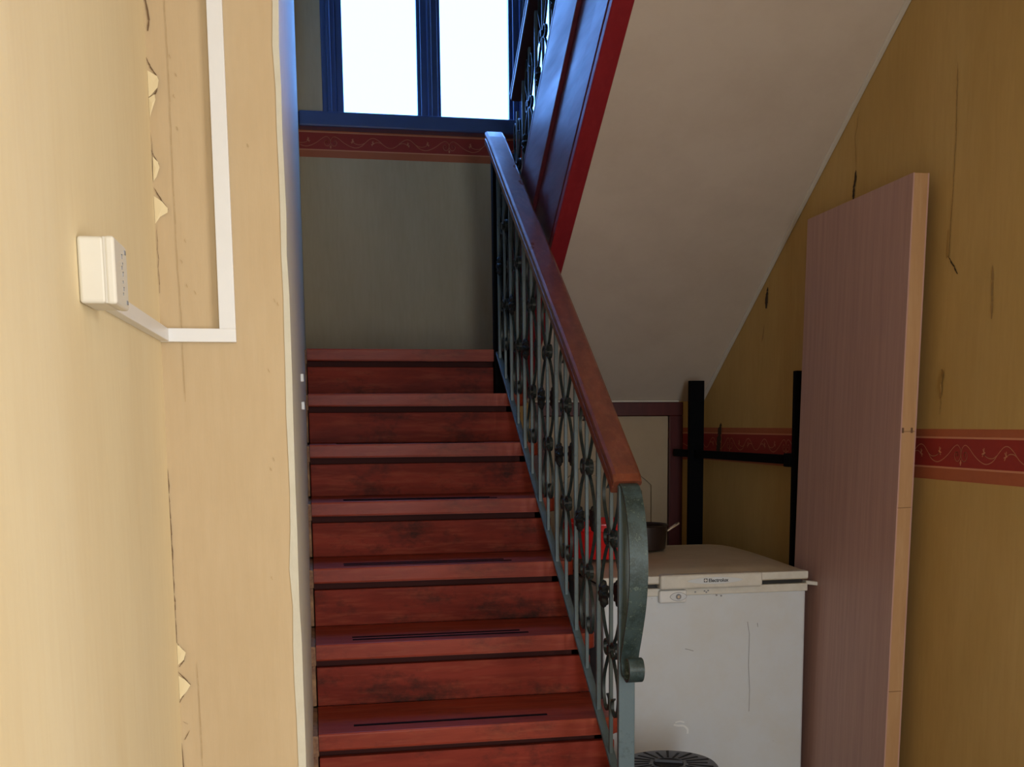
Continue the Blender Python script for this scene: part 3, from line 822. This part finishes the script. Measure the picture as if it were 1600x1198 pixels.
# face corners: near/far, bottom/top   (x of the room-side face)
def bx_(y, z): return 1.529 + (y - 2.8) * .03 + z * (.016)
N_, Fa = 2.80, 3.49
H_ = 2.005
def leaf_(y0, y1, xo0, xo1, mat, nm, z0=0.003, z1=H_):
    bm = NB()
    c = [(bx_(y0, z0) + xo0, y0, z0), (bx_(y1, z0) + xo0, y1, z0), (bx_(y1, z0) + xo1, y1, z0), (bx_(y0, z0) + xo1, y0, z0)]
    d = [(bx_(y0, z1) + xo0, y0, z1), (bx_(y1, z1) + xo0, y1, z1), (bx_(y1, z1) + xo1, y1, z1), (bx_(y0, z1) + xo1, y0, z1)]
    a = [bm.verts.new(p) for p in c]; b = [bm.verts.new(p) for p in d]
    bm.faces.new(a[::-1]); bm.faces.new(b)
    for i in range(4): bm.faces.new((a[i], a[(i + 1) % 4], b[(i + 1) % 4], b[i]))
    return obj(nm, bm, mat, bd)
leaf_(N_, Fa, 0, .004, VENEER, 'veneer_face')
leaf_(N_, Fa, T - .004, T, VENEER, 'veneer_face')
zz = [.003, .55, .98, 1.30, H_]
zz = [.003, .62, 1.13, 1.335, H_]
for a, b in zip(zz, zz[1:]): leaf_(N_, N_ + .034, .004, T - .004, PINE, 'edge_batten', a + .0006, b - .0006)
leaf_(N_ + .034, Fa, .004, T - .004, PINE, 'core_board')
bm = NB()
for s in (.010, .036):
    box(bm, bx_(N_, 1.13) + s - .003, bx_(N_, 1.13) + s + .003, N_ - .0004, N_ + .002, 1.331, 1.345)
obj('knot', bm, plain('dark_knot', (.15, .075, .035), .8).m, bd)

# ------------------------------------------------------------------ black frame behind the freezer
fr = thing('metal_frame', (1.56, 4.0, 0), 'black metal frame with two uprights and crossbar behind the freezer', 'frame')
obj('upright', B(1.505, 1.565, 4.40, 4.43, 0.0, 1.530, bev=.002), BLACK, fr)
obj('upright', B(1.592, 1.622, 3.575, 3.600, 0.0, 1.532, bev=.002), BLACK, fr)
obj('crossbar', prism(NB(), [(1.612, 3.60, 1.217), (1.50, 4.60, 1.222), (1.50, 4.60, 1.252), (1.612, 3.60, 1.249)], (.02, 0, 0), bev=.002), BLACK, fr)
obj('bracket', B(1.590, 1.62, 3.601, 3.66, 1.21, 1.256, bev=.002), BLACK, fr)

# ------------------------------------------------------------------ black slotted bin in front of the freezer
bn = thing('waste_bin', (.93, 2.85, 0), 'round black bin with radially slotted top in front of the freezer', 'bin')
cx, cy, zt_ = .925, 2.855, .43
obj('bin_body', lathe(NB(), cx, cy, [(.09, .002), (.098, .006), (.122, .421), (.116, .421)], 40), BIND, bn, smooth=True)
obj('top_plate', lathe(NB(), cx, cy, [(.126, .420), (.133, .426), (.135, .434), (.129, .4395), (.043, .4425), (.038, .440)], 56), BIND, bn, smooth=True)
tp = obj('hub_recess', lathe(NB(), cx, cy, [(.041, .4422), (.041, .4440), (.036, .4445), (.034, .4440)], 40), SLOT, bn, smooth=True)
obj('grip_bar', prism(NB(), [(cx - .036, cy + .012, .444), (cx + .034, cy - .018, .444), (cx + .0355, cy - .0145, .444), (cx - .0345, cy + .0155, .444)], (0, 0, .007), bev=.0008), BIND, bn)
for i in range(22):
    a = 2 * PI * (i + .5) / 22
    r0, r1 = (.050, .108) if i % 2 else (.054, .122)
    c_, s_ = math.cos(a), math.sin(a)
    bm = NB()
    wv = .0038
    prism(bm, [(cx + r0 * c_ - wv * s_ * .7, cy + r0 * s_ + wv * c_ * .7, .4420), (cx + r1 * c_ - wv * s_, cy + r1 * s_ + wv * c_, .4400), (cx + r1 * c_ + wv * s_, cy + r1 * s_ - wv * c_, .4400), (cx + r0 * c_ + wv * s_ * .7, cy + r0 * s_ - wv * c_ * .7, .4420)], (0, 0, .0012))
    obj('slot', bm, SLOT, bn)
